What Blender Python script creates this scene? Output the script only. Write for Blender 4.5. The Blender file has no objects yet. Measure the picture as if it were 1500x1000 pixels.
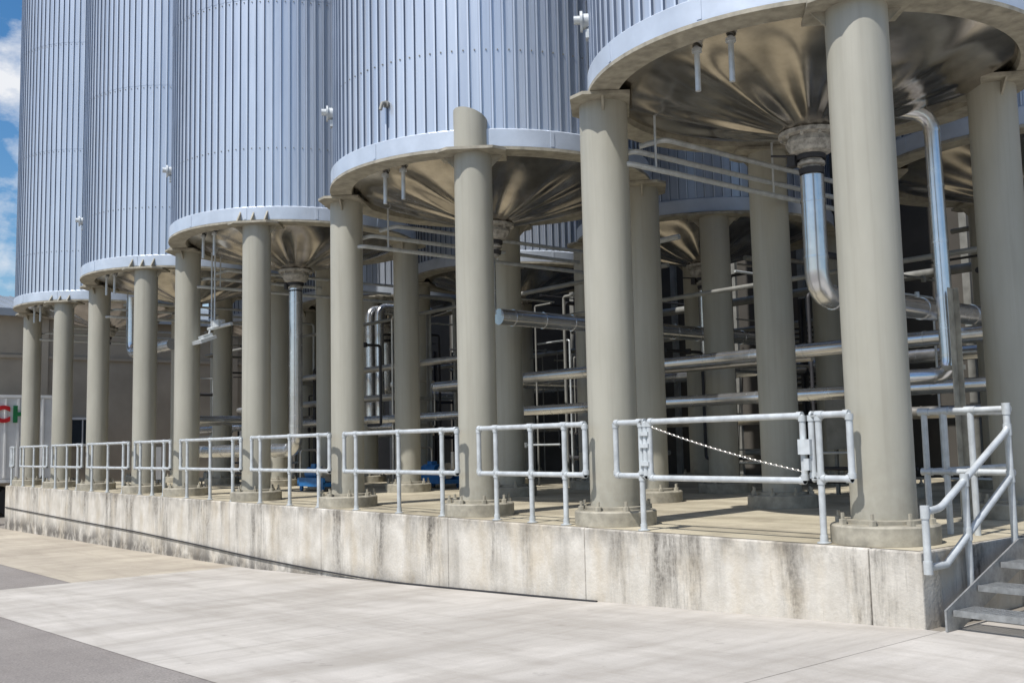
import bpy, math, random
from mathutils import Vector, Matrix
random.seed(11)
S = bpy.context.scene
S.view_settings.view_transform = 'Standard'
S.view_settings.look = 'None'
S.view_settings.exposure = 0
ZT = 0.59

# ------------------------------------------------------------ materials
def newmat(name):
    m = bpy.data.materials.new(name); m.use_nodes = True
    nt = m.node_tree; nt.nodes.clear()
    out = nt.nodes.new('ShaderNodeOutputMaterial'); b = nt.nodes.new('ShaderNodeBsdfPrincipled')
    nt.links.new(b.outputs[0], out.inputs[0])
    return m, nt, b
def noise(nt, vec, scale, detail=4, rough=0.6):
    n = nt.nodes.new('ShaderNodeTexNoise'); n.inputs['Scale'].default_value = scale
    n.inputs['Detail'].default_value = detail; n.inputs['Roughness'].default_value = rough
    nt.links.new(vec, n.inputs['Vector']); return n.outputs[0]
def mapping(nt, vec, sc, loc=(0, 0, 0), rz=0.0):
    m = nt.nodes.new('ShaderNodeMapping'); m.inputs['Scale'].default_value = sc; m.inputs['Location'].default_value = loc
    m.inputs['Rotation'].default_value = (0, 0, rz)
    nt.links.new(vec, m.inputs['Vector']); return m.outputs[0]
def pos(nt):
    return nt.nodes.new('ShaderNodeNewGeometry').outputs['Position']
def ramp(nt, fac, p0, p1, c0=(0,0,0,1), c1=(1,1,1,1)):
    r = nt.nodes.new('ShaderNodeValToRGB'); e = r.color_ramp.elements
    e[0].position = p0; e[1].position = p1; e[0].color = c0; e[1].color = c1
    nt.links.new(fac, r.inputs[0]); return r.outputs[0]
def mix(nt, fac, a, b, mode='MIX'):
    m = nt.nodes.new('ShaderNodeMix'); m.data_type = 'RGBA'; m.blend_type = mode
    for s, v in ((0, fac), (6, a), (7, b)):
        if isinstance(v, (int, float)): m.inputs[s].default_value = v
        elif isinstance(v, tuple): m.inputs[s].default_value = v if len(v) == 4 else (*v, 1)
        else: nt.links.new(v, m.inputs[s])
    return m.outputs[2]
def math_(nt, op, a, b=0.0):
    m = nt.nodes.new('ShaderNodeMath'); m.operation = op
    for i, v in enumerate((a, b)):
        if isinstance(v, (int, float)): m.inputs[i].default_value = v
        else: nt.links.new(v, m.inputs[i])
    return m.outputs[0]
def maprange(nt, v, a, b, c=0.0, d=1.0):
    m = nt.nodes.new('ShaderNodeMapRange')
    for i, k in enumerate((a, b, c, d)): m.inputs[i+1].default_value = k
    nt.links.new(v, m.inputs[0]); return m.outputs[0]
def bump(nt, b, h, st, dist=0.01):
    n = nt.nodes.new('ShaderNodeBump'); n.inputs['Strength'].default_value = st
    n.inputs['Distance'].default_value = dist
    nt.links.new(h, n.inputs['Height']); nt.links.new(n.outputs[0], b.inputs['Normal'])

def simple(name, col, rough=0.5, metal=0.0, var=0.25, scale=3.0, stretch=(1,1,1), bst=0.1, bscale=30, rvar=0.15):
    m, nt, b = newmat(name)
    p = pos(nt)
    n = noise(nt, mapping(nt, p, stretch), scale)
    f = ramp(nt, n, 0.3, 0.7)
    dark = tuple(c*(1-var) for c in col)
    lite = tuple(min(1, c*(1+var*0.4)) for c in col)
    nt.links.new(mix(nt, f, dark, lite), b.inputs['Base Color'])
    b.inputs['Metallic'].default_value = metal
    nt.links.new(maprange(nt, n, 0, 1, max(0.05, rough-rvar*0.5), min(1, rough+rvar*0.5)), b.inputs['Roughness'])
    if bst: bump(nt, b, noise(nt, p, bscale, 3), bst, 0.004)
    return m

def columnmat():
    m, nt, b = newmat('beige_column_paint'); p = pos(nt)
    sep = nt.nodes.new('ShaderNodeSeparateXYZ'); nt.links.new(p, sep.inputs[0])
    c = mix(nt, ramp(nt, noise(nt, mapping(nt, p, (1, 1, 0.3)), 2.2), 0.3, 0.7), (0.330, 0.318, 0.262), (0.395, 0.382, 0.322))
    st = ramp(nt, noise(nt, mapping(nt, p, (9, 9, 0.25)), 1.4, 5), 0.5, 0.75)
    c = mix(nt, math_(nt, 'MULTIPLY', st, 0.28), c, (0.21, 0.195, 0.16))
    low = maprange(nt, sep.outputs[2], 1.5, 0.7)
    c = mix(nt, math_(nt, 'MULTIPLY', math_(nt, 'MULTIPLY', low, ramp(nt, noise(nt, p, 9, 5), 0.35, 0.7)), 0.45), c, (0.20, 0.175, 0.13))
    nt.links.new(c, b.inputs['Base Color']); b.inputs['Roughness'].default_value = 0.44
    bump(nt, b, noise(nt, mapping(nt, p, (1, 1, 0.5)), 6, 4), 0.15, 0.01)
    return m
M_beige = columnmat()
M_plate = simple('beige_plate_paint', (0.35, 0.325, 0.26), 0.6, 0, 0.4, 7)
M_band = simple('band_metal', (0.56, 0.62, 0.70), 0.36, 0.3, 0.15, 2)
M_alu = simple('insulation_jacket', (0.72, 0.73, 0.74), 0.25, 0.92, 0.15, 5, (1,1,1), 0.10, 9)
M_galv = simple('galvanised_pipe', (0.56, 0.59, 0.60), 0.42, 0.25, 0.22, 9)
M_pipe = simple('stainless_pipe', (0.58, 0.56, 0.52), 0.34, 0.8, 0.2, 5)
M_white = simple('white_insulation', (0.46, 0.44, 0.40), 0.8, 0, 0.6, 14, bst=0.8)
M_dark = simple('dark_steel', (0.045, 0.045, 0.05), 0.6, 0.2, 0.3, 4)
M_greyst = simple('grey_painted_steel', (0.25, 0.25, 0.23), 0.55, 0.1, 0.3, 4)
M_blue = simple('blue_paint', (0.02, 0.16, 0.42), 0.4, 0, 0.2, 5)
M_black = simple('black_rubber', (0.02, 0.02, 0.022), 0.6, 0, 0.2, 5)
M_tanwall = simple('tan_wall', (0.38, 0.325, 0.25), 0.85, 0, 0.22, 0.6, (1,1,1), 0.3, 20)
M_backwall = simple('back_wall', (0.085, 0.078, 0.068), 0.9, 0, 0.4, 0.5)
M_roof = simple('metal_roof', (0.30, 0.33, 0.36), 0.5, 0.4, 0.15, 0.6)
M_trailer = simple('white_trailer_paint', (0.72, 0.72, 0.70), 0.45, 0, 0.12, 1.2)
M_red = simple('red_paint', (0.5, 0.01, 0.015), 0.5)
M_green = simple('green_paint', (0.01, 0.16, 0.05), 0.5)
M_orange = simple('orange_plastic', (0.6, 0.10, 0.02), 0.5)
M_glass = simple('dark_glass', (0.03, 0.04, 0.05), 0.1, 0, 0.1)
M_grate = simple('step_grating', (0.34, 0.35, 0.35), 0.5, 0.5, 0.3, 20)
M_steel = simple('stainless_cone', (0.52, 0.485, 0.44), 0.19, 1.0, 0.35, 2.5, (1,1,1), 0.05, 8, 0.12)

def clad():
    m, nt, b = newmat('ribbed_cladding'); p = pos(nt)
    a = ramp(nt, noise(nt, mapping(nt, p, (3.0, 3.0, 0.12)), 2.2, 3), 0.3, 0.7)
    c = mix(nt, a, (0.47, 0.53, 0.62), (0.62, 0.68, 0.76))
    st = ramp(nt, noise(nt, mapping(nt, p, (1, 1, 0.4)), 1.1, 5), 0.4, 0.75)
    c = mix(nt, math_(nt, 'MULTIPLY', st, 0.25), c, (0.37, 0.41, 0.48))
    run = ramp(nt, noise(nt, mapping(nt, p, (7, 7, 0.1)), 1.6, 5, 0.7), 0.52, 0.7)
    c = mix(nt, math_(nt, 'MULTIPLY', run, 0.25), c, (0.30, 0.34, 0.40))
    nt.links.new(c, b.inputs['Base Color'])
    b.inputs['Metallic'].default_value = 0.5; b.inputs['Roughness'].default_value = 0.33
    bump(nt, b, noise(nt, mapping(nt, p, (1,1,0.3)), 5, 2), 0.3, 0.012)
    return m
M_clad = clad()
M_ribshade = simple('cladding_rib_shade', (0.16, 0.195, 0.26), 0.42, 0.5, 0.2, 2)  # shadow beside each rib, painted as a darker cladding colour on its sides
M_ribhighlight = simple('cladding_rib_highlight', (0.66, 0.72, 0.80), 0.30, 0.4, 0.15, 2, (1, 1, 0.2))  # highlight along each rib crest, painted as a paler cladding colour

def plinthmat():
    m, nt, b = newmat('weathered_concrete'); p = pos(nt)
    sep = nt.nodes.new('ShaderNodeSeparateXYZ'); nt.links.new(p, sep.inputs[0])
    base = mix(nt, ramp(nt, noise(nt, p, 2.0, 6), 0.35, 0.65), (0.45, 0.42, 0.365), (0.63, 0.60, 0.54))
    oc = ramp(nt, noise(nt, mapping(nt, p, (1.2, 1.2, 0.5)), 1.7, 4), 0.48, 0.68)
    base = mix(nt, math_(nt, 'MULTIPLY', oc, 0.45), base, (0.40, 0.32, 0.20))
    streak = ramp(nt, noise(nt, mapping(nt, p, (1.9, 1.9, 0.28), (0.7, 0, 0)), 1.6, 9, 0.78), 0.44, 0.57)
    zone = ramp(nt, noise(nt, mapping(nt, p, (0.75, 0.75, 0.02), (3.1, 0, 0)), 1.3, 2), 0.46, 0.57)
    fac = math_(nt, 'MULTIPLY', streak, zone)
    grain = ramp(nt, noise(nt, p, 16, 6, 0.75), 0.36, 0.60)
    fac = math_(nt, 'MULTIPLY', fac, maprange(nt, grain, 0, 1, 0.35, 1.0))
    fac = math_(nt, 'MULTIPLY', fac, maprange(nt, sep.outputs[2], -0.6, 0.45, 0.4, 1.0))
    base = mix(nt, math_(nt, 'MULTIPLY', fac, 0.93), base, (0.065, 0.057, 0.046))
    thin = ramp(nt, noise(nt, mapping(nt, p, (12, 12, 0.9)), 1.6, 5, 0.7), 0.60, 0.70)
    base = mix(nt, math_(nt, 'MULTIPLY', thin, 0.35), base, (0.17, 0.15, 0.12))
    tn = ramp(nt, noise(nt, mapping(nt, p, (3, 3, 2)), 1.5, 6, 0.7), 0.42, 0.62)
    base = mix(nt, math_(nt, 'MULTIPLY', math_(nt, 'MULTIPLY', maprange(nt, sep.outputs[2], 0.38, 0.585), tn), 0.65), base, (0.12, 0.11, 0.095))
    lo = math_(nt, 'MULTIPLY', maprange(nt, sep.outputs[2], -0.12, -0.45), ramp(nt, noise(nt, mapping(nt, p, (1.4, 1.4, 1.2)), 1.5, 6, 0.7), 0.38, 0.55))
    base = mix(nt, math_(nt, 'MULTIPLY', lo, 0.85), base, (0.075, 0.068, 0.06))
    nt.links.new(base, b.inputs['Base Color']); b.inputs['Roughness'].default_value = 0.9
    bump(nt, b, noise(nt, p, 24, 6), 0.6, 0.012)
    return m
M_plinth = plinthmat()

def groundmat(name, c0, c1, stain, smear=(0.6, 0.12, 1), fine=0.12, stainamt=0.35):
    m, nt, b = newmat(name); p = pos(nt)
    base = mix(nt, ramp(nt, noise(nt, p, 0.7, 6), 0.3, 0.7), c0, c1)
    sm = ramp(nt, noise(nt, mapping(nt, p, smear, rz=0.5), 2.2, 8, 0.7), 0.44, 0.64)
    base = mix(nt, math_(nt, 'MULTIPLY', sm, stainamt), base, stain)
    s2 = ramp(nt, noise(nt, mapping(nt, p, (0.22, 1.3, 1), rz=-0.12), 1.6, 7, 0.7), 0.46, 0.62)
    base = mix(nt, math_(nt, 'MULTIPLY', s2, stainamt*0.8), base, stain)
    fi = ramp(nt, noise(nt, p, 60, 3), 0.3, 0.7)
    base = mix(nt, math_(nt, 'MULTIPLY', fi, fine), base, tuple(c*0.45 for c in c0))
    sp = ramp(nt, noise(nt, p, 5, 2), 0.68, 0.74)
    base = mix(nt, math_(nt, 'MULTIPLY', sp, 0.2), base, (0.1, 0.09, 0.08))
    nt.links.new(base, b.inputs['Base Color']); b.inputs['Roughness'].default_value = 0.92
    bump(nt, b, noise(nt, p, 45, 4), 0.35, 0.008)
    return m
M_conc = groundmat('pavement_concrete', (0.41, 0.385, 0.35), (0.54, 0.51, 0.465), (0.26, 0.235, 0.20), stainamt=0.5)
M_tanc = groundmat('tan_concrete', (0.38, 0.335, 0.27), (0.50, 0.45, 0.36), (0.25, 0.215, 0.17), stainamt=0.5)
M_asph = groundmat('worn_asphalt', (0.25, 0.225, 0.205), (0.33, 0.305, 0.28), (0.19, 0.17, 0.16), fine=0.7)
M_gnd = groundmat('dirt_ground', (0.22, 0.20, 0.17), (0.30, 0.27, 0.23), (0.16, 0.14, 0.12), fine=0.3)
M_deck = groundmat('deck_concrete', (0.41, 0.365, 0.26), (0.55, 0.495, 0.37), (0.20, 0.17, 0.12), (0.5, 0.5, 1), 0.15, 0.55)

# ------------------------------------------------------------ mesh builder
class MB:
    def __init__(s): s.v = []; s.f = []; s.mi = []
    def add(s, vs, fs, mi=None):
        o = len(s.v); s.v += [tuple(v) for v in vs]; s.f += [tuple(i+o for i in f) for f in fs]
        s.mi += mi if mi else [0]*len(fs)
    def box(s, c, size, rz=0.0, R=None):
        x, y, z = [d/2 for d in size]
        vs = [Vector((a*x, b*y, d*z)) for a in (-1, 1) for b in (-1, 1) for d in (-1, 1)]
        M = R if R is not None else Matrix.Rotation(rz, 3, 'Z')
        vs = [M @ v + Vector(c) for v in vs]
        s.add(vs, [(0,1,3,2), (4,6,7,5), (0,4,5,1), (2,3,7,6), (0,2,6,4), (1,5,7,3)])
    def lathe(s, c, prof, n=48, caps=True, wob=None):
        vs = []; fs = []
        for (r, z) in prof:
            for i in range(n):
                a = 2*math.pi*i/n
                dz = wob(a, r) if wob else 0
                vs.append((c[0]+r*math.cos(a), c[1]+r*math.sin(a), z+dz))
        for k in range(len(prof)-1):
            for i in range(n):
                j = (i+1) % n
                fs.append((k*n+i, k*n+j, (k+1)*n+j, (k+1)*n+i))
        if caps:
            fs.append(tuple(range(n-1, -1, -1))); fs.append(tuple((len(prof)-1)*n+i for i in range(n)))
        s.add(vs, fs)
    def tube(s, pts, r, n=12, fil=0.0, closed=False, collars=0.0):
        P = [Vector(p) for p in pts]; Q = [P[0]]
        for i in range(1, len(P)-1):
            if fil > 0:
                a = (P[i-1]-P[i]); b = (P[i+1]-P[i])
                d = min(fil, a.length*0.49, b.length*0.49)
                A = P[i]+a.normalized()*d; B = P[i]+b.normalized()*d
                for k in range(7):
                    t = k/6; Q.append(A*(1-t)**2+P[i]*2*t*(1-t)+B*t*t)
            else: Q.append(P[i])
        if not closed: Q.append(P[-1])
        else: Q = P
        m = len(Q)
        def tan(i):
            if closed: return (Q[(i+1) % m]-Q[i-1]).normalized()
            if i == 0: return (Q[1]-Q[0]).normalized()
            if i == m-1: return (Q[-1]-Q[-2]).normalized()
            return ((Q[i+1]-Q[i]).normalized()+(Q[i]-Q[i-1]).normalized()).normalized()
        t0 = tan(0); nrm = t0.orthogonal().normalized(); vs = []
        for i in range(m):
            t = tan(i); nrm = (nrm-t*nrm.dot(t)).normalized(); bn = t.cross(nrm)
            for k in range(n):
                a = 2*math.pi*k/n
                vs.append(Q[i]+nrm*(r*math.cos(a))+bn*(r*math.sin(a)))
        fs = []
        for i in range(m if closed else m-1):
            j = (i+1) % m
            for k in range(n):
                l = (k+1) % n
                fs.append((i*n+k, i*n+l, j*n+l, j*n+k))
        if not closed:
            fs.append(tuple(range(n-1, -1, -1))); fs.append(tuple((m-1)*n+k for k in range(n)))
        s.add(vs, fs)
        if collars:
            for i in range(len(P)-1):
                L = (P[i+1]-P[i]).length; d = (P[i+1]-P[i]).normalized(); q = max(fil, 0.05)
                while q < L-max(fil, 0.05)+0.01:
                    c = P[i]+d*q
                    s.tube([c-d*0.012, c+d*0.012], r*1.06, n)
                    q += collars
    def obj(s, name, mat, parent=None, smooth=35):
        me = bpy.data.meshes.new(name); me.from_pydata(s.v, [], s.f); me.update()
        o = bpy.data.objects.new(name, me); S.collection.objects.link(o)
        mats = mat if isinstance(mat, (list, tuple)) else [mat]
        for m_ in mats: me.materials.append(m_)
        if len(mats) > 1: me.polygons.foreach_set('material_index', s.mi)
        if smooth:
            me.polygons.foreach_set('use_smooth', [True]*len(me.polygons))
            me.set_sharp_from_angle(angle=math.radians(smooth))
        if parent:
            o.parent = parent; o.location = -parent.location
        return o
def empty(name, loc=(0, 0, 0)):
    e = bpy.data.objects.new(name, None); e.location = loc; e.empty_display_size = 0.3
    S.collection.objects.link(e); return e

# ------------------------------------------------------------ ground
PR = [(-400, -0.65), (-28, -0.65), (-18, -0.56), (-11.8, -0.48), (-8, -0.34), (-4.2, -0.19), (0, 0), (400, 0)]
def gz(x):
    for (a, za), (b, zb) in zip(PR, PR[1:]):
        if a <= x <= b: return za+(zb-za)*(x-a)/(b-a)
    return 0
def sheet(name, x0, x1, y0, y1, dz, mat):
    xs = sorted({x0, x1} | {p[0] for p in PR if x0 < p[0] < x1})
    vs = []; fs = []
    for x in xs: vs += [(x, y0, gz(x)+dz), (x, y1, gz(x)+dz)]
    for i in range(len(xs)-1): fs.append((2*i, 2*i+2, 2*i+3, 2*i+1))
    b = MB(); b.add(vs, fs); return b.obj(name, mat, smooth=0)
sheet('ground', -400, 400, -400, 400, 0, M_gnd)
sheet('asphalt_road', -60, 40, -40, -4.3, 0.004, M_asph)
sheet('asphalt_road', -60, -12.3, -4.3, -2.6, 0.004, M_asph)
pv = empty('concrete_pavement', (-4, -2, 0))
xs = [-12.4, -8.3, -4.15, 0.12, 4.4, 8.8, 13, 20]
for i in range(len(xs)-1):
    o = sheet('slab_%d' % (i+1), xs[i]+0.003, xs[i+1]-0.003, -4.488, 0.0 if i < 3 else 30, 0.008, M_conc)
    o.parent = pv; o.location = -pv.location
o = sheet('tan_strip', -60, -12.403, -2.69, 0.0, 0.008, M_tanc); o.parent = pv; o.location = -pv.location

# ------------------------------------------------------------ platform
plat = empty('concrete_platform', (-14, 6, 0))
jx = [0.0, -0.46, -3.8, -6.27, -9.5, -12.75, -15.9, -18.4, -21.6, -24.6, -28.2]
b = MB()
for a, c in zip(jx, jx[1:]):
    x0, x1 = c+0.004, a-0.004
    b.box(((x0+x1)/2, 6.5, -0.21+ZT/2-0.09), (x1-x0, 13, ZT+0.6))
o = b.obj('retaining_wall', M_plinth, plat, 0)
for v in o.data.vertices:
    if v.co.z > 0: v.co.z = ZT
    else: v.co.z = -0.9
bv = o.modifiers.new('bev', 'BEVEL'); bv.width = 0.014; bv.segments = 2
b = MB(); b.box((-14.1, 6.5, -0.1), (28.1, 12.9, 1.3)); b.obj('core', M_black, plat, 0)
b = MB(); b.add([(-28.16, 0.05, ZT+0.004), (-0.05, 0.05, ZT+0.004), (-0.05, 12.9, ZT+0.004), (-28.16, 12.9, ZT+0.004)], [(0, 1, 2, 3)])
b.obj('deck_surface', M_deck, plat, 0)

# ------------------------------------------------------------ silos
def column(bm, bp, x, y, zr, r=0.26):
    bm.lathe((x, y), [(r, ZT+0.16), (r, zr-0.05)], 40)
    bp.lathe((x, y), [(0.445, ZT+0.006), (0.445, ZT+0.15), (0.43, ZT+0.165), (0.33, ZT+0.17), (0.33, ZT+0.20), (r+0.005, ZT+0.205)], 40)
    for k in range(8):
        a = k*math.pi/4+0.3
        bp.lathe((x+0.385*math.cos(a), y+0.385*math.sin(a)), [(0.034, ZT+0.16), (0.034, ZT+0.21), (0.017, ZT+0.215), (0.017, ZT+0.265)], 6)
def silo(cx, cy, zr, cols, front=True, gusset=False, stub=False, pipe=None, fit=None, H=15.0):
    root = empty('storage_silo', (cx, cy, ZT))
    R = 2.38
    b = MB(); N = 98
    prof = []
    for i in range(N):
        for f, d in ((0.0, 0), (0.72, 0), (0.755, 0.030), (0.905, 0.030), (0.94, 0.0)):
            a = 2*math.pi*(i+f)/N; prof.append((a, d))
    z = zr+0.27; k = 0
    hs = [3.9, 3.0, 4.0, H-10.9]
    for h in hs:
        rr = R+0.004*k; n = len(prof); vs = []
        for zz in (z-0.02*(k > 0), z+h):
            for a, d in prof: vs.append((cx+(rr+d)*math.cos(a), cy+(rr+d)*math.sin(a), zz))
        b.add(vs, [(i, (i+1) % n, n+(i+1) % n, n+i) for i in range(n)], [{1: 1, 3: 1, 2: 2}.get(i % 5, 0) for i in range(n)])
        z += h; k += 1
    b.obj('ribbed_cladding', [M_clad, M_ribshade, M_ribhighlight], root, 0)
    b = MB(); b.lathe((cx, cy), [(R+0.05, z-0.1), (R+0.05, z), (0.2, z+0.8)], 48); b.obj('roof_dome', M_band, root)
    if front:
        b = MB()
        for zz in (zr+1.35, zr+4.1, zr+7.1):
            for i in range(0, N):
                a = 2*math.pi*(i+0.36)/N; px, py = cx+(R+0.006)*math.cos(a), cy+(R+0.006)*math.sin(a)
                b.box((px, py, zz), (0.016, 0.016, 0.016), a)
        b.obj('rivets', M_greyst, root, 0)
    b = MB(); b.lathe((cx, cy), [(R+0.045, zr+0.02), (R+0.055, zr+0.025), (R+0.055, zr+0.25), (R+0.04, zr+0.265), (R-0.05, zr+0.30)], 96, caps=False)
    for i in range(12):
        a = i*math.pi/6+0.2
        b.box((cx+(R+0.057)*math.cos(a), cy+(R+0.057)*math.sin(a), zr+0.14), (0.008, 0.05, 0.2), a)
    b.obj('skirt_band', M_band, root)
    b = MB(); b.lathe((cx, cy), [(R+0.07, zr+0.018), (R+0.07, zr-0.022), (2.13, zr-0.022), (2.11, zr+0.06)], 96, caps=False)
    b.obj('ring_beam', M_plate, root)
    def wob(a, r):
        e = max(0, min(1, (2.1-r)/0.5))*max(0, min(1, (r-0.25)/0.5))
        return e*(0.026*math.sin(8*a+1+cx)+0.016*math.sin(13*a+cx*3)+0.008*math.sin(21*a))
    b = MB(); pr = [(2.12-1.87*t, zr+0.05-0.56*(t**0.92)) for t in [i/14 for i in range(15)]]
    b.lathe((cx, cy), pr, 180, caps=False, wob=wob); b.obj('hopper_cone', M_steel, root, 80)
    zo = zr-0.50
    b = MB(); b.lathe((cx, cy), [(0.27, zo+0.03), (0.34, zo), (0.34, zo-0.045), (0.24, zo-0.05), (0.27, zo-0.12), (0.22, zo-0.22), (0.13, zo-0.25), (0.12, zo-0.32), (0.15, zo-0.33), (0.15, zo-0.36), (0.10, zo-0.37), (0.10, zo-0.50)], 28)
    for k in range(10):
        a = k*math.pi/5; b.lathe((cx+0.3*math.cos(a), cy+0.3*math.sin(a)), [(0.02, zo-0.08), (0.02, zo+0.03)], 6)
    b.obj('outlet_flange', M_white, root)
    b = MB()
    b.lathe((cx, cy), [(0.16, zo-0.30), (0.16, zo-0.25)], 20); b.box((cx-0.16, cy-0.1, zo-0.3), (0.10, 0.10, 0.12)); b.tube([(cx-0.16, cy-0.1, zo-0.24), (cx-0.34, cy-0.26, zo-0.22)], 0.014, 8)
    b.lathe((cx, cy), [(0.13, zo-0.46), (0.14, zo-0.40)], 20); b.obj('outlet_valve', M_dark, root)
    if pipe:
        for j, (pts, r) in enumerate(pipe):
            b = MB(); b.tube(pts, r, 20, fil=r*2.2, collars=0.62); b.obj('drain_pipe_%d' % (j+1), M_alu, root)
    bc, bp, bt = MB(), MB(), MB()
    for (x, y, isf) in cols:
        column(bc, bp, x, y, zr, 0.27 if (isf and cx > -5) else 0.25)
        ang = math.atan2(y-cy, x-cx); c, s_ = math.cos(ang), math.sin(ang)
        sh = [(-0.30, -0.42), (0.22, -0.46), (0.36, -0.30), (0.36, 0.30), (0.22, 0.46), (-0.30, 0.42)]
        vs = []
        for zz in (zr-0.065, zr-0.028):
            for u, w in sh: vs.append((x+u*c-w*s_, y+u*s_+w*c, zz))
        n = len(sh)
        bt.add(vs, [tuple(range(n-1, -1, -1)), tuple(range(n, 2*n))]+[(i, (i+1) % n, n+(i+1) % n, n+i) for i in range(n)])
        for w in (-0.33, 0.33):
            vs = []
            for q in (-0.012, 0.012):
                for (ww, zz) in ((w*0.75, zr-0.065), (w*1.2, zr-0.065), (w*0.75, zr-0.22)):
                    vs.append((x+q*c-ww*s_, y+q*s_+ww*c, zz))
            bt.add(vs, [(0, 1, 2), (3, 5, 4), (0, 3, 4, 1), (1, 4, 5, 2), (2, 5, 3, 0)])
        if isf and gusset:
            for w in (-0.25, 0, 0.25):
                vs = []
                for q in (-0.012, 0.012):
                    for (u, zz) in ((0.02, zr-0.028), (0.34, zr-0.028), (0.14, zr+0.2)):
                        vs.append((x+u*c-(w+q)*s_, y+u*s_+(w+q)*c, zz))
                bt.add(vs, [(0, 2, 1), (3, 4, 5), (0, 1, 4, 3), (1, 2, 5, 4), (2, 0, 3, 5)])
    bc.obj('support_columns', M_beige, root); bp.obj('base_plates', M_plate, root, 30); bt.obj('head_plates', M_plate, root, 30)
    if stub:
        x, y = cols[0][0], cols[0][1]; b = MB(); n = 28; r = 0.225; vs = []
        for top in (0, 1):
            for i in range(n):
                a = 2*math.pi*i/n
                vs.append((x+0.04+r*math.cos(a), y-0.06+r*math.sin(a), zr-0.02 if not top else zr+0.44-0.09*math.sin(a)))
        b.add(vs, [(i, (i+1) % n, n+(i+1) % n, n+i) for i in range(n)]+[tuple(range(n, 2*n))])
        b.obj('column_stub', M_beige, root)
    if front:
        b = MB()
        for (dx, dy, L) in ((0.1, -1.98, 0.45), (0.47, -1.92, 0.45), (-1.47, -1.50, 0.48), (-1.60, -1.36, 0.55)):
            b.tube([(cx+dx, cy+dy, zr+0.0), (cx+dx, cy+dy, zr-L)], 0.028, 12)
            b.lathe((cx+dx, cy+dy), [(0.05, zr-0.06), (0.05, zr-0.022)], 12)
        b.obj('vent_stubs', M_galv, root)
        b = MB()
        x0 = cx-1.38
        for (xx, z0, y0) in ((x0, zr-0.37, -0.85), (x0-0.1, zr-0.55, -1.25), (x0+0.02, zr-0.76, -1.5)):
            b.tube([(xx-0.25, cy+y0-0.15, z0-0.05), (xx, cy+y0, z0), (xx, cy+3.2, z0)], 0.032, 10, fil=0.1)
        b.tube([(x0-0.35, cy-1.55, zr-0.1), (x0-0.35, cy-1.55, zr-0.78), (x0, cy-1.5, zr-0.78)], 0.02, 8, fil=0.06)
        b.tube([(x0, cy-1.0, zr-0.02), (x0, cy-1.0, zr-0.78)], 0.014, 8)
        b.tube([(x0, cy+1.2, zr-0.02), (x0, cy+1.2, zr-0.78)], 0.014, 8)
        b.obj('service_pipes', M_galv, root)
    if fit:
        b = MB(); a, zz = fit; c, s_ = math.cos(a), math.sin(a)
        def q(u, w, z_): return (cx+u*c-w*s_, cy+u*s_+w*c, z_)
        b.tube([q(R-0.02, 0, zz), q(R+0.09, 0, zz)], 0.09, 16)
        b.tube([q(R+0.09, 0, zz), q(R+0.12, 0, zz)], 0.12, 16)
        b.tube([q(R+0.12, 0, zz+0.02), q(R+0.19, 0, zz+0.02)], 0.05, 12)
        b.box(q(R+0.03, 0.0, zz-0.16), (0.06, 0.12, 0.10), a)
        b.obj('manway_fitting', M_galv, root)
    if stub:
        b = MB(); a = math.radians(-74); c, s_ = math.cos(a), math.sin(a); zz = 6.1
        b.tube([(cx+R*c, cy+R*s_, zz), (cx+(R+0.10)*c, cy+(R+0.10)*s_, zz+0.01), (cx+(R+0.13)*c-0.01, cy+(R+0.13)*s_, zz-0.10)], 0.025, 12, fil=0.04)
        b.tube([(cx+R*c, cy+R*s_, zz), (cx+(R+0.04)*c, cy+(R+0.04)*s_, zz)], 0.05, 14); b.obj('sample_nozzle', M_greyst, root)
    return root

def sq(x1, x2, y1=0.5, y2=3.7): return [(x1, y1, True), (x2, y1, True), (x1, y2, False), (x2, y2, False)]
Y0 = 2.1
c1 = sq(-0.60, -3.82); c1[2] = (-0.88, 3.6, False); c1[3] = (-3.97, 3.7, False)
silo(-2.21, Y0, 5.33, c1, fit=(math.atan2(-.72, -.69), 6.25),
     pipe=[([(-2.21, Y0, 4.35), (-2.21, Y0, 3.02), (-2.21, 8.5, 3.02)], 0.13),
           ([(-1.75, 2.75, 5.12), (-1.33, 3.1, 5.0), (-1.30, 3.1, 2.12), (-1.6, 2.7, 2.10)], 0.085)])
silo(-7.92, Y0, 5.33, sq(-6.27, -9.56), stub=True, fit=(math.atan2(-.873, -.488), 6.5),
     pipe=[([(-7.92, Y0+0.1, 3.42), (-7.92, 8.5, 3.38)], 0.125), ([(-7.92, Y0, 4.4), (-7.92, Y0, 3.45)], 0.045)])
silo(-14.35, Y0, 5.55, sq(-12.75, -15.94), gusset=True, fit=(math.atan2(-.93, -.36), 6.95),
     pipe=[([(-14.35, Y0, 4.7), (-14.35, Y0, 1.45), (-19.5, Y0, 1.45)], 0.135)])
silo(-19.96, Y0, 5.55, sq(-18.35, -21.58), gusset=True, fit=(math.atan2(-.95, -.30), 6.95),
     pipe=[([(-21.3, 1.2, 5.3), (-21.3, 1.2, 3.9), (-18.6, 1.2, 3.9)], 0.13), ([(-19.96, Y0, 4.7), (-19.96, Y0, 2.2), (-19.96, 6, 2.2)], 0.12)])
silo(-26.1, Y0, 5.55, sq(-24.54, -27.65), gusset=True)
def back(x, y=7.8, z=5.33): silo(x, y, z, [(x+1.6, y-1.6, False), (x-1.6, y-1.6, False), (x+1.6, y+1.6, False), (x-1.6, y+1.6, False)], front=False,
     pipe=[([(x, y, z-1), (x, y, 2.9), (x, y+3.0, 2.9)], 0.13)])
back(-2.21); back(-8.55); back(-14.35); back(-19.96); back(-26.1)

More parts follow.
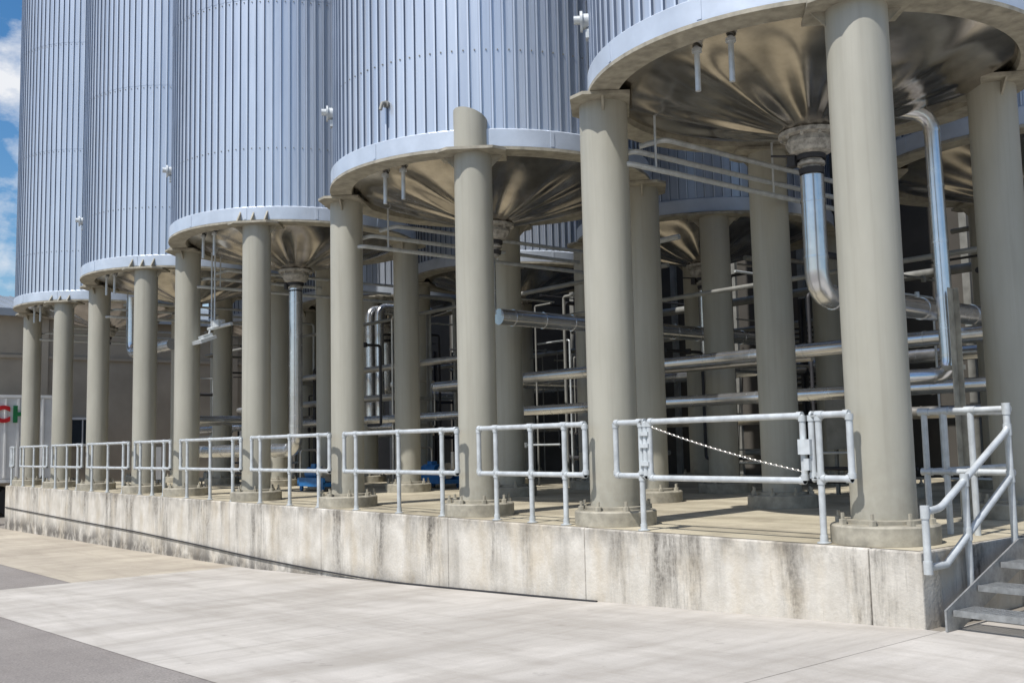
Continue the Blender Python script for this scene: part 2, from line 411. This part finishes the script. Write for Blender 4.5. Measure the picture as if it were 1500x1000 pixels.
e = empty('floodlight', (-15.4, 0.8, 3.9)); b = MB()
b.tube([(-15.45, 0.8, 5.53), (-15.45, 0.8, 3.95)], 0.018, 8); b.tube([(-15.30, 0.8, 5.53), (-15.30, 0.8, 4.0), (-14.9, 0.8, 4.0)], 0.018, 8, fil=0.06)
b.tube([(-15.6, 0.8, 3.92), (-14.5, 0.8, 3.92)], 0.035, 8); b.box((-15.1, 0.8, 3.98), (0.30, 0.14, 0.14))
Rm = Matrix.Rotation(0.35, 3, 'X')
b.box((-15.5, 0.66, 3.68), (0.52, 0.34, 0.07), R=Rm); b.box((-15.5, 0.70, 3.75), (0.26, 0.2, 0.09), R=Rm); b.tube([(-15.5, 0.75, 3.75), (-15.5, 0.8, 3.92)], 0.02, 8)
b.obj('lamp_and_bracket', M_galv, e)

# ------------------------------------------------------------ railings
RY = 0.10; ZTop = ZT+1.09; ZMid = ZT+0.55; RR = 0.029; FQ = 0.036
def fitting(b, x, z, l=True, r=True, up=True, dn=True):
    b.tube([(x-(0.05 if l else 0.0), RY, z), (x+(0.05 if r else 0.0), RY, z)], FQ)
    b.tube([(x, RY, z-(0.05 if dn else 0.0)), (x, RY, z+(0.05 if up else 0.0))], FQ)
def railing(x0, x1, posts, name='guard_railing'):
    root = empty(name, ((x0+x1)/2, RY, ZT))
    b = MB()
    b.tube([(x0, RY, ZMid), (x0, RY, ZTop), (x1, RY, ZTop), (x1, RY, ZMid), ], RR, fil=0.05)
    b.tube([(x0, RY, ZMid), (x1, RY, ZMid)], RR)
    for x in posts:
        b.tube([(x, RY, ZT), (x, RY, ZTop)], RR); b.lathe((x, RY), [(0.06, ZT+0.006), (0.06, ZT+0.016), (0.035, ZT+0.02), (0.035, ZT+0.07)], 14)
    b.obj('rails', M_galv, root)
    f = MB()
    for x in posts:
        fitting(f, x, ZTop, up=False); fitting(f, x, ZMid)
    fitting(f, x0, ZTop, l=False, up=False); fitting(f, x1, ZTop, r=False, up=False)
    fitting(f, x0, ZMid, l=False, dn=False); fitting(f, x1, ZMid, r=False, dn=False)
    f.obj('pipe_fittings', M_galv, root)
    return root
railing(-1.0, -0.63, [-0.93])
railing(-3.38, -2.96, [-3.02])
for a, c in ((-5.73, -3.85), (-8.97, -6.18), (-12.07, -9.41), (-15.22, -12.5), (-17.75, -15.75), (-20.95, -18.15), (-23.9, -21.4), (-27.0, -24.35)):
    L = c-a; railing(a, c, [a+0.33, a+L*0.52, c-0.33])
railing(-28.1, -27.75, [-27.95])
g = empty('safety_gate', (-2, RY, ZT)); b = MB()
b.tube([(-2.90, RY, ZMid-0.02), (-2.90, RY, ZTop), (-1.09, RY, ZTop), (-1.09, RY, ZMid-0.02)], RR, fil=0.05); b.tube([(-2.90, RY, ZMid-0.02), (-1.09, RY, ZMid-0.02)], RR)
fitting(b, -2.9, ZTop, l=False, up=False); fitting(b, -1.09, ZTop, r=False, up=False); fitting(b, -2.9, ZMid-0.02, l=False, dn=False); fitting(b, -1.09, ZMid-0.02, r=False, dn=False)
for z in (ZMid+0.12, ZMid+0.3, ZMid+0.42): b.box((-2.95, RY-0.02, z), (0.12, 0.05, 0.04))
b.box((-1.045, RY-0.04, ZMid+0.27), (0.12, 0.05, 0.13)); b.box((-1.02, RY-0.05, ZMid+0.12), (0.05, 0.05, 0.1))
b.obj('gate_frame', M_galv, g)
b = MB(); A = Vector((-2.88, RY-0.01, ZTop-0.05)); B = Vector((-1.12, RY-0.01, ZMid+0.06)); n = 62
for i in range(n):
    t = (i+0.5)/n; p = A.lerp(B, t); p.z -= 0.03*4*t*(1-t)
    d = (B-A).normalized(); w = Vector((0, 1, 0)) if i % 2 else Vector((0, 0, 1)); L = (B-A).length/n*0.72
    b.tube([p+d*(L*math.cos(k*math.pi/4))+w*(0.008*math.sin(k*math.pi/4)) for k in range(8)], 0.0024, 5, closed=True)
b.obj('safety_chain', M_pipe, g)

# ------------------------------------------------------------ stair at the platform end
st = empty('metal_staircase', (0.7, 0.7, 0)); b = MB(); s2 = MB()
treads = [(0.25, 0.16), (0.65, 0.305), (1.05, 0.45)]
for (y, z) in treads:
    s2.box((0.68, y-0.15, z-0.02), (1.0, 0.025, 0.045)); s2.box((0.68, y+0.15, z-0.02), (1.0, 0.012, 0.035))
    for k in range(9): s2.box((0.68, y-0.12+k*0.03, z-0.012), (1.0, 0.006, 0.022))
    for k in range(26): s2.box((0.20+k*0.0385, y, z-0.008), (0.005, 0.29, 0.014))
s2.box((0.68, 1.33, 0.575), (1.0, 0.025, 0.05))
for k in range(34): s2.box((0.68, 1.38+k*0.04, 0.58), (1.0, 0.006, 0.025))
for k in range(26): s2.box((0.20+k*0.0385, 2.05, 0.583), (0.005, 1.4, 0.014))
s2.obj('grating_treads', M_grate, st, 0)
for x in (0.165, 1.195):
    vs = []
    for q in (-0.008, 0.008):
        for (y, z) in ((0.0, 0.012), (0.22, 0.012), (1.42, 0.42), (2.75, 0.42), (2.75, 0.61), (1.25, 0.61), (0.0, 0.17)): vs.append((x+q, y, z))
    b.add(vs, [tuple(range(6, -1, -1)), tuple(range(7, 14))]+[(i, (i+1) % 7, 7+(i+1) % 7, 7+i) for i in range(7)])
for x in (0.2, 1.16): b.box((x, 2.6, 0.2), (0.06, 0.06, 0.4))
b.obj('stringers', M_grate, st, 0)
b = MB()
for x in (0.06, 1.24):
    b.tube([(x, 0.25, 0.48), (x, -0.02, 0.48), (x, -0.02, 0.90), (x, 0.22, 0.92), (x, 1.42, 1.52), (x, 1.42, 1.70)], RR, 12, fil=0.06)
    b.tube([(x, 0.25, 0.48), (x, 1.42, 1.12)], RR)
    b.tube([(x, 0.62, 0.1), (x, 0.62, 1.12)], RR)
    b.tube([(x, 1.42, 0.45), (x, 1.42, 1.72)], RR)
    if x > 1: b.tube([(x, 1.42, 1.70), (x, 2.7, 1.70)], RR)
    for (y, z) in ((-0.02, 0.48), (-0.02, 0.9), (0.62, 1.12), (0.62, 0.69), (1.42, 1.52), (1.42, 1.12), (1.42, 1.70)):
        b.tube([(x, y, z-0.05), (x, y, z+0.05)], FQ)
b.obj('handrails', M_galv, st)
r = empty('guard_railing', (-0.3, 1.5, ZT)); b = MB()
for z in (1.70, 1.15): b.tube([(-0.74, 1.5, z), (0.06, 1.5, z)], RR)
for x in (-0.74, -0.55, -0.30): b.tube([(x, 1.5, ZT), (x, 1.5, 1.70)], RR)
for z in (1.70, 1.15):
    for x in (-0.74, -0.55, -0.3): b.tube([(x-0.05, 1.5, z), (x+0.05, 1.5, z)], FQ)
b.tube([(-0.74, 1.5, 1.70), (-0.74, 3.1, 1.70)], RR); b.tube([(-0.74, 1.5, 1.15), (-0.74, 3.1, 1.15)], RR)
b.obj('rails', M_galv, r)

# ------------------------------------------------------------ pipe racks in the shade
def rack(y, runs, posts, mat_post, zs):
    root = empty('pipe_rack', (-14, y, ZT))
    for i, (x0, x1, dy, z, r_, m_) in enumerate(runs):
        b = MB(); b.tube([(x0, y+dy+1.2, z), (x0, y+dy, z), (x1, y+dy, z)], r_, 14, fil=r_*2.2, collars=0.9 if r_ > 0.07 else 0)
        b.obj('pipe_run_%d' % (i+1), m_, root)
    b = MB()
    for x in posts:
        for dy in (-0.35, 0.35):
            b.box((x, y+dy, ZT+1.9), (0.012, 0.12, 3.8)); b.box((x-0.05, y+dy, ZT+1.9), (0.088, 0.010, 3.8)); b.box((x+0.052, y+dy, ZT+1.9), (0.09, 0.010, 3.8))
        for z in zs: b.box((x, y, z), (0.08, 0.8, 0.08))
    b.obj('rack_frame', mat_post, root, 0)
rack(4.95, [(-26, 0.0, -0.2, 2.08, 0.09, M_alu), (-13.5, 0.0, -0.15, 2.70, 0.10, M_alu), (-9.0, -4.4, 0.2, 2.62, 0.05, M_pipe), (-21, -11.5, 0.0, 3.25, 0.07, M_pipe), (-12.0, -1.5, -0.25, 3.72, 0.035, M_greyst), (-24, -15.0, 0.25, 2.6, 0.08, M_pipe), (-26, -7, 0.1, 4.35, 0.04, M_greyst)],
     [-0.5, -7.8, -14.3, -20.5], M_greyst, (1.9, 2.5))
rack(11.2, [(-27, -1, -0.2, 1.9, 0.12, M_pipe), (-20, -1, 0.1, 3.0, 0.14, M_alu), (-27, -6, -0.2, 3.9, 0.06, M_greyst), (-14, -1, 0.1, 4.6, 0.09, M_greyst)],
     [-2.4, -8.5, -15, -22], M_dark, (1.7, 2.8))
pw = empty('process_pipework', (-10, 5, ZT)); bs = [MB(), MB(), MB(), MB()]
mats = [M_pipe, M_galv, M_greyst, M_dark]
for i in range(85):
    x = random.uniform(-25.5, -0.9); y = random.uniform(4.2, 10.8); b = bs[random.choice((0, 1, 2, 2, 3, 3))]
    r_ = random.choice((0.015, 0.02, 0.03, 0.045)); z0 = random.uniform(0.7, 2.2); z1 = random.uniform(2.8, 5.0); L = random.uniform(0.4, 2.0)*random.choice((-1, 1))
    k = random.random()
    if k < 0.35: pts = [(x, y, ZT), (x, y, z1), (x+L, y, z1)]
    elif k < 0.65: pts = [(x, y-1.0, z1), (x, y, z1), (x, y, z0), (x+L, y, z0)]
    elif k < 0.85: pts = [(x, y, z1), (x, y+3, z1)]
    else: pts = [(x, y, z0), (x+L, y, z0), (x+L, y, z1), (x+L, y+1.5, z1)]
    pts = [(p[0], min(p[1], 12.5), p[2]) for p in pts]
    b.tube(pts, r_, 9, fil=r_*2.5)
    if random.random() < 0.5:
        p = Vector(pts[1]).lerp(Vector(pts[0]), 0.4)
        b.lathe((p.x, p.y), [(r_*2, p.z-0.05), (r_*2.2, p.z), (r_*2, p.z+0.05)], 12)
for b, m_ in zip(bs, mats): b.obj('pipe_group', m_, pw)
for (x, y, z0, z1) in ((-17.3, 5.9, 1.95, 4.9), (-17.75, 5.9, 1.95, 4.9)):
    e = empty('insulated_riser_pipe', (x, y, z0)); b = MB(); b.tube([(x+0.7, y, z0), (x, y, z0), (x, y, z1), (x, y+1.5, z1)], 0.11, 16, fil=0.22, collars=0.6); b.obj('jacket', M_alu, e)
for (x, y, w, h) in ((-4.7, 6.5, 0.7, 0.9), (-9.9, 6.0, 0.5, 0.7), (-17.6, 6.8, 0.6, 0.8), (-1.9, 9.8, 0.9, 1.6), (-7.0, 10.4, 1.0, 1.9)):
    e = empty('control_cabinet', (x, y, ZT)); b = MB()
    b.box((x, y, ZT+0.7+h/2), (w, 0.28, h)); b.box((x, y-0.15, ZT+0.7+h/2), (w*0.9, 0.02, h*0.9)); b.box((x-w*0.4, y, ZT+0.35), (0.05, 0.05, 0.7)); b.box((x+w*0.4, y, ZT+0.35), (0.05, 0.05, 0.7))
    b.box((x+w*0.35, y-0.17, ZT+0.7+h/2), (0.02, 0.03, 0.12)); b.obj('enclosure', M_greyst, e, 0)
e = empty('pipe_support_stand', (-1.15, 2.95, ZT)); b = MB(); b.box((-1.14, 2.97, ZT+1.22), (0.12, 0.008, 2.44)); b.box((-1.14, 2.91, ZT+1.22), (0.008, 0.11, 2.44)); b.box((-1.14, 2.94, ZT+0.018), (0.25, 0.25, 0.02)); b.box((-1.20, 3.0, ZT+1.6), (0.24, 0.05, 0.05)); b.obj('angle_post', M_plate, e, 0)

def pump(x, y):
    e = empty('pump_skid', (x, y, ZT)); b = MB(); s2 = MB()
    b.box((x, y, ZT+0.14), (1.1, 0.5, 0.08)); b.box((x, y-0.22, ZT+0.22), (1.1, 0.05, 0.12)); b.box((x, y+0.22, ZT+0.22), (1.1, 0.05, 0.12))
    for dx in (-0.45, 0.45):
        for dy in (-0.2, 0.2): b.tube([(x+dx, y+dy-0.02, ZT+0.06), (x+dx, y+dy+0.02, ZT+0.06)], 0.055)
    b.tube([(x-0.45, y, ZT+0.36), (x+0.05, y, ZT+0.36)], 0.14, 18); b.box((x-0.2, y, ZT+0.52), (0.16, 0.14, 0.08))
    s2.tube([(x+0.05, y, ZT+0.36), (x+0.25, y, ZT+0.36)], 0.06); s2.tube([(x+0.25, y, ZT+0.36), (x+0.38, y, ZT+0.36)], 0.17, 20)
    s2.tube([(x+0.38, y, ZT+0.36), (x+0.55, y, ZT+0.36), (x+0.55, y, ZT+0.75)], 0.045, fil=0.1)
    s2.tube([(x-0.5, y-0.2, ZT+0.2), (x-0.5, y-0.2, ZT+0.85), (x-0.5, y+0.2, ZT+0.85), (x-0.5, y+0.2, ZT+0.2)], 0.02, fil=0.08)
    b.obj('frame_and_motor', M_blue, e); s2.obj('pump_head', M_pipe, e)
pump(-15.0, 3.0); pump(-13.6, 5.0)

e = empty('rubber_hose', (-15, -0.03, 0)); b = MB()
b.tube([(-28.1, -0.02, -0.02), (-22, -0.02, -0.10), (-17.3, -0.02, -0.15), (-14, -0.02, -0.22), (-11.8, -0.02, -0.28), (-9.5, -0.025, -0.31), (-7.8, -0.04, -0.31), (-6.2, -0.06, -0.25), (-4.4, -0.05, -0.18), (-3.6, -0.03, -0.15)], 0.012, 8, fil=0.8)
b.obj('hose', M_black, e)

# ------------------------------------------------------------ buildings
wb = empty('warehouse_building', (-40, 3, 0)); b = MB()
b.box((-43, 5, 3.1), (10, 44, 7.6)); b.obj('walls', M_tanwall, wb, 0)
b = MB()
for k in range(12): b.box((-37.93, -16+k*3.9, 3.1), (0.14, 0.3, 7.6))
b.box((-37.96, 5, 5.2), (0.09, 44.1, 0.12))
b.obj('pilasters', M_tanwall, wb, 0)
b = MB(); vs = [(-37.6, -17.3, 6.9), (-37.6, 27.3, 6.9), (-43, 27.3, 8.2), (-43, -17.3, 8.2), (-48.4, 27.3, 6.9), (-48.4, -17.3, 6.9)]
b.add(vs, [(0, 1, 2, 3), (3, 2, 4, 5)]); b.box((-37.6, 5, 6.85), (0.15, 44.6, 0.28))
for k in range(110): b.tube([(-37.6, -17+k*0.4, 6.92), (-43, -17+k*0.4, 8.22)], 0.025, 4)
b.obj('metal_roof', M_roof, wb, 0)
b = MB()
for y in (5.0, 11.0, -4.0): b.box((-37.98, y, 2.3), (0.06, 1.15, 0.95))
b.obj('window_panes', M_glass, wb, 0)
b = MB()
for y in (5.0, 11.0, -4.0):
    b.box((-37.94, y, 2.82), (0.1, 1.3, 0.09)); b.box((-37.94, y, 1.78), (0.1, 1.3, 0.09)); b.box((-37.94, y-0.62, 2.3), (0.1, 0.08, 0.95)); b.box((-37.94, y+0.62, 2.3), (0.1, 0.08, 0.95)); b.box((-37.93, y, 2.3), (0.05, 0.04, 0.95))
b.box((-37.94, 7.6, 0.5), (0.08, 1.1, 2.3))
b.obj('window_frames', M_trailer, wb, 0)
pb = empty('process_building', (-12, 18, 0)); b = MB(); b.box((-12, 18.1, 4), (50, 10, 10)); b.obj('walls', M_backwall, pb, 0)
b = MB()
for k in range(26): b.box((-36+k*2, 13.07, 4), (0.16, 0.12, 10))
for (x, z) in ((-9.5, 3.2), (-16, 3.2), (-22, 3.0), (-4, 3.4)):
    for k in range(16): b.box((x, 13.04, z-0.9+k*0.12), (1.6, 0.1, 0.05), R=Matrix.Rotation(0.5, 3, 'X'))
b.obj('ribs_and_louvers', M_greyst, pb, 0)

tr = empty('semi_trailer', (-35.3, -3.5, 0)); b = MB()
b.box((-35.3, -3.6, 2.05), (2.5, 13, 2.8))
for k in range(33): b.box((-34.03, -9.9+k*0.4, 2.05), (0.05, 0.06, 2.7))
b.box((-35.3, -3.6, 0.58), (2.54, 13.04, 0.12)); b.box((-34.05, -3.6, 3.47), (0.08, 13.04, 0.1))
b.obj('cargo_box', M_trailer, tr, 0)
b = MB()
for y in (1.6, 0.35):
    for x in (-34.3, -36.3): b.tube([(x-0.14, y, -0.13), (x+0.14, y, -0.13)], 0.5, 24)
b.box((-35.3, 1.0, 0.2), (1.2, 2.4, 0.25)); b.box((-34.4, -7, 0.0), (0.15, 0.15, 1.1)); b.box((-36.2, -7, 0.0), (0.15, 0.15, 1.1))
b.obj('wheels_and_gear', M_black, tr)
for ch, y, m_ in (('C', 0.90, M_red), ('H', 1.50, M_green)):
    cu = bpy.data.curves.new('logo_letter', 'FONT'); cu.body = ch; cu.size = 0.75; cu.extrude = 0.01; cu.offset = 0.035
    o = bpy.data.objects.new('logo_letter_'+ch, cu); S.collection.objects.link(o); cu.materials.append(m_)
    o.rotation_euler = (math.pi/2, 0, math.pi/2); o.location = Vector((-33.985, y, 2.6))-tr.location; o.parent = tr

e = empty('traffic_barrel', (-30.2, 0.0, gz(-29.9))); z = gz(-29.9); b = MB(); tx, ty = -30.2, 0.0
b.lathe((tx, ty), [(0.33, z+0.012), (0.33, z+0.08), (0.28, z+0.09), (0.27, z+0.35), (0.25, z+0.36), (0.24, z+0.6), (0.22, z+0.61), (0.20, z+0.9), (0.17, z+0.98)], 28)
b.box((tx, ty, z+1.02), (0.18, 0.05, 0.1)); b.obj('barrel', M_orange, e)
b = MB(); b.lathe((tx, ty), [(0.268, z+0.42), (0.262, z+0.52)], 28, caps=False); b.lathe((tx, ty), [(0.235, z+0.66), (0.228, z+0.76)], 28, caps=False); b.obj('reflective_bands', M_trailer, e)

# ------------------------------------------------------------ light
az = Vector((0.12, -0.99)).normalized(); el = math.radians(57)
sd = Vector((az.x*math.cos(el), az.y*math.cos(el), math.sin(el)))
L = bpy.data.lights.new('sun', 'SUN'); L.energy = 4.9; L.angle = math.radians(0.53); L.color = (1.0, 0.965, 0.92)
lo = bpy.data.objects.new('sun', L); S.collection.objects.link(lo); lo.rotation_euler = sd.to_track_quat('Z', 'Y').to_euler(); lo.location = (0, -20, 30)
w = bpy.data.worlds.new('World'); S.world = w; w.use_nodes = True; nt = w.node_tree; nt.nodes.clear()
out = nt.nodes.new('ShaderNodeOutputWorld'); bg = nt.nodes.new('ShaderNodeBackground'); sky = nt.nodes.new('ShaderNodeTexSky')
sky.sky_type = 'NISHITA'; sky.sun_disc = False; sky.sun_elevation = el; sky.sun_rotation = math.atan2(az.x, az.y)
tc = nt.nodes.new('ShaderNodeTexCoord')
n = noise(nt, mapping(nt, tc.outputs['Generated'], (1, 1, 1.8), (0.35, 0, -0.135)), 4.2, 8, 0.6)
cl = ramp(nt, n, 0.505, 0.61)
hs = nt.nodes.new('ShaderNodeHueSaturation'); hs.inputs['Saturation'].default_value = 1.4; hs.inputs['Value'].default_value = 1.3
nt.links.new(sky.outputs[0], hs.inputs['Color'])
nt.links.new(mix(nt, cl, hs.outputs[0], (8.6, 8.8, 9.2, 1)), bg.inputs[0]); bg.inputs[1].default_value = 0.1
nt.links.new(bg.outputs[0], out.inputs[0])

# ------------------------------------------------------------ camera
al = math.radians(39.3); th = math.radians(5.64); ro = 0.022
f0 = Vector((-math.cos(al), math.sin(al), 0)); r0 = Vector((math.sin(al), math.cos(al), 0)); up = Vector((0, 0, 1))
f = f0*math.cos(th)+up*math.sin(th); u = up*math.cos(th)-f0*math.sin(th)
u2 = u*math.cos(ro)+r0*math.sin(ro); r2 = r0*math.cos(ro)-u*math.sin(ro)
cam = bpy.data.cameras.new('camera'); cam.lens = 36; cam.sensor_width = 36; cam.clip_end = 2000
co = bpy.data.objects.new('camera', cam); S.collection.objects.link(co)
co.matrix_world = Matrix(((r2.x, u2.x, -f.x, 4.235), (r2.y, u2.y, -f.y, -7.5), (r2.z, u2.z, -f.z, 1.5), (0, 0, 0, 1)))
S.camera = co
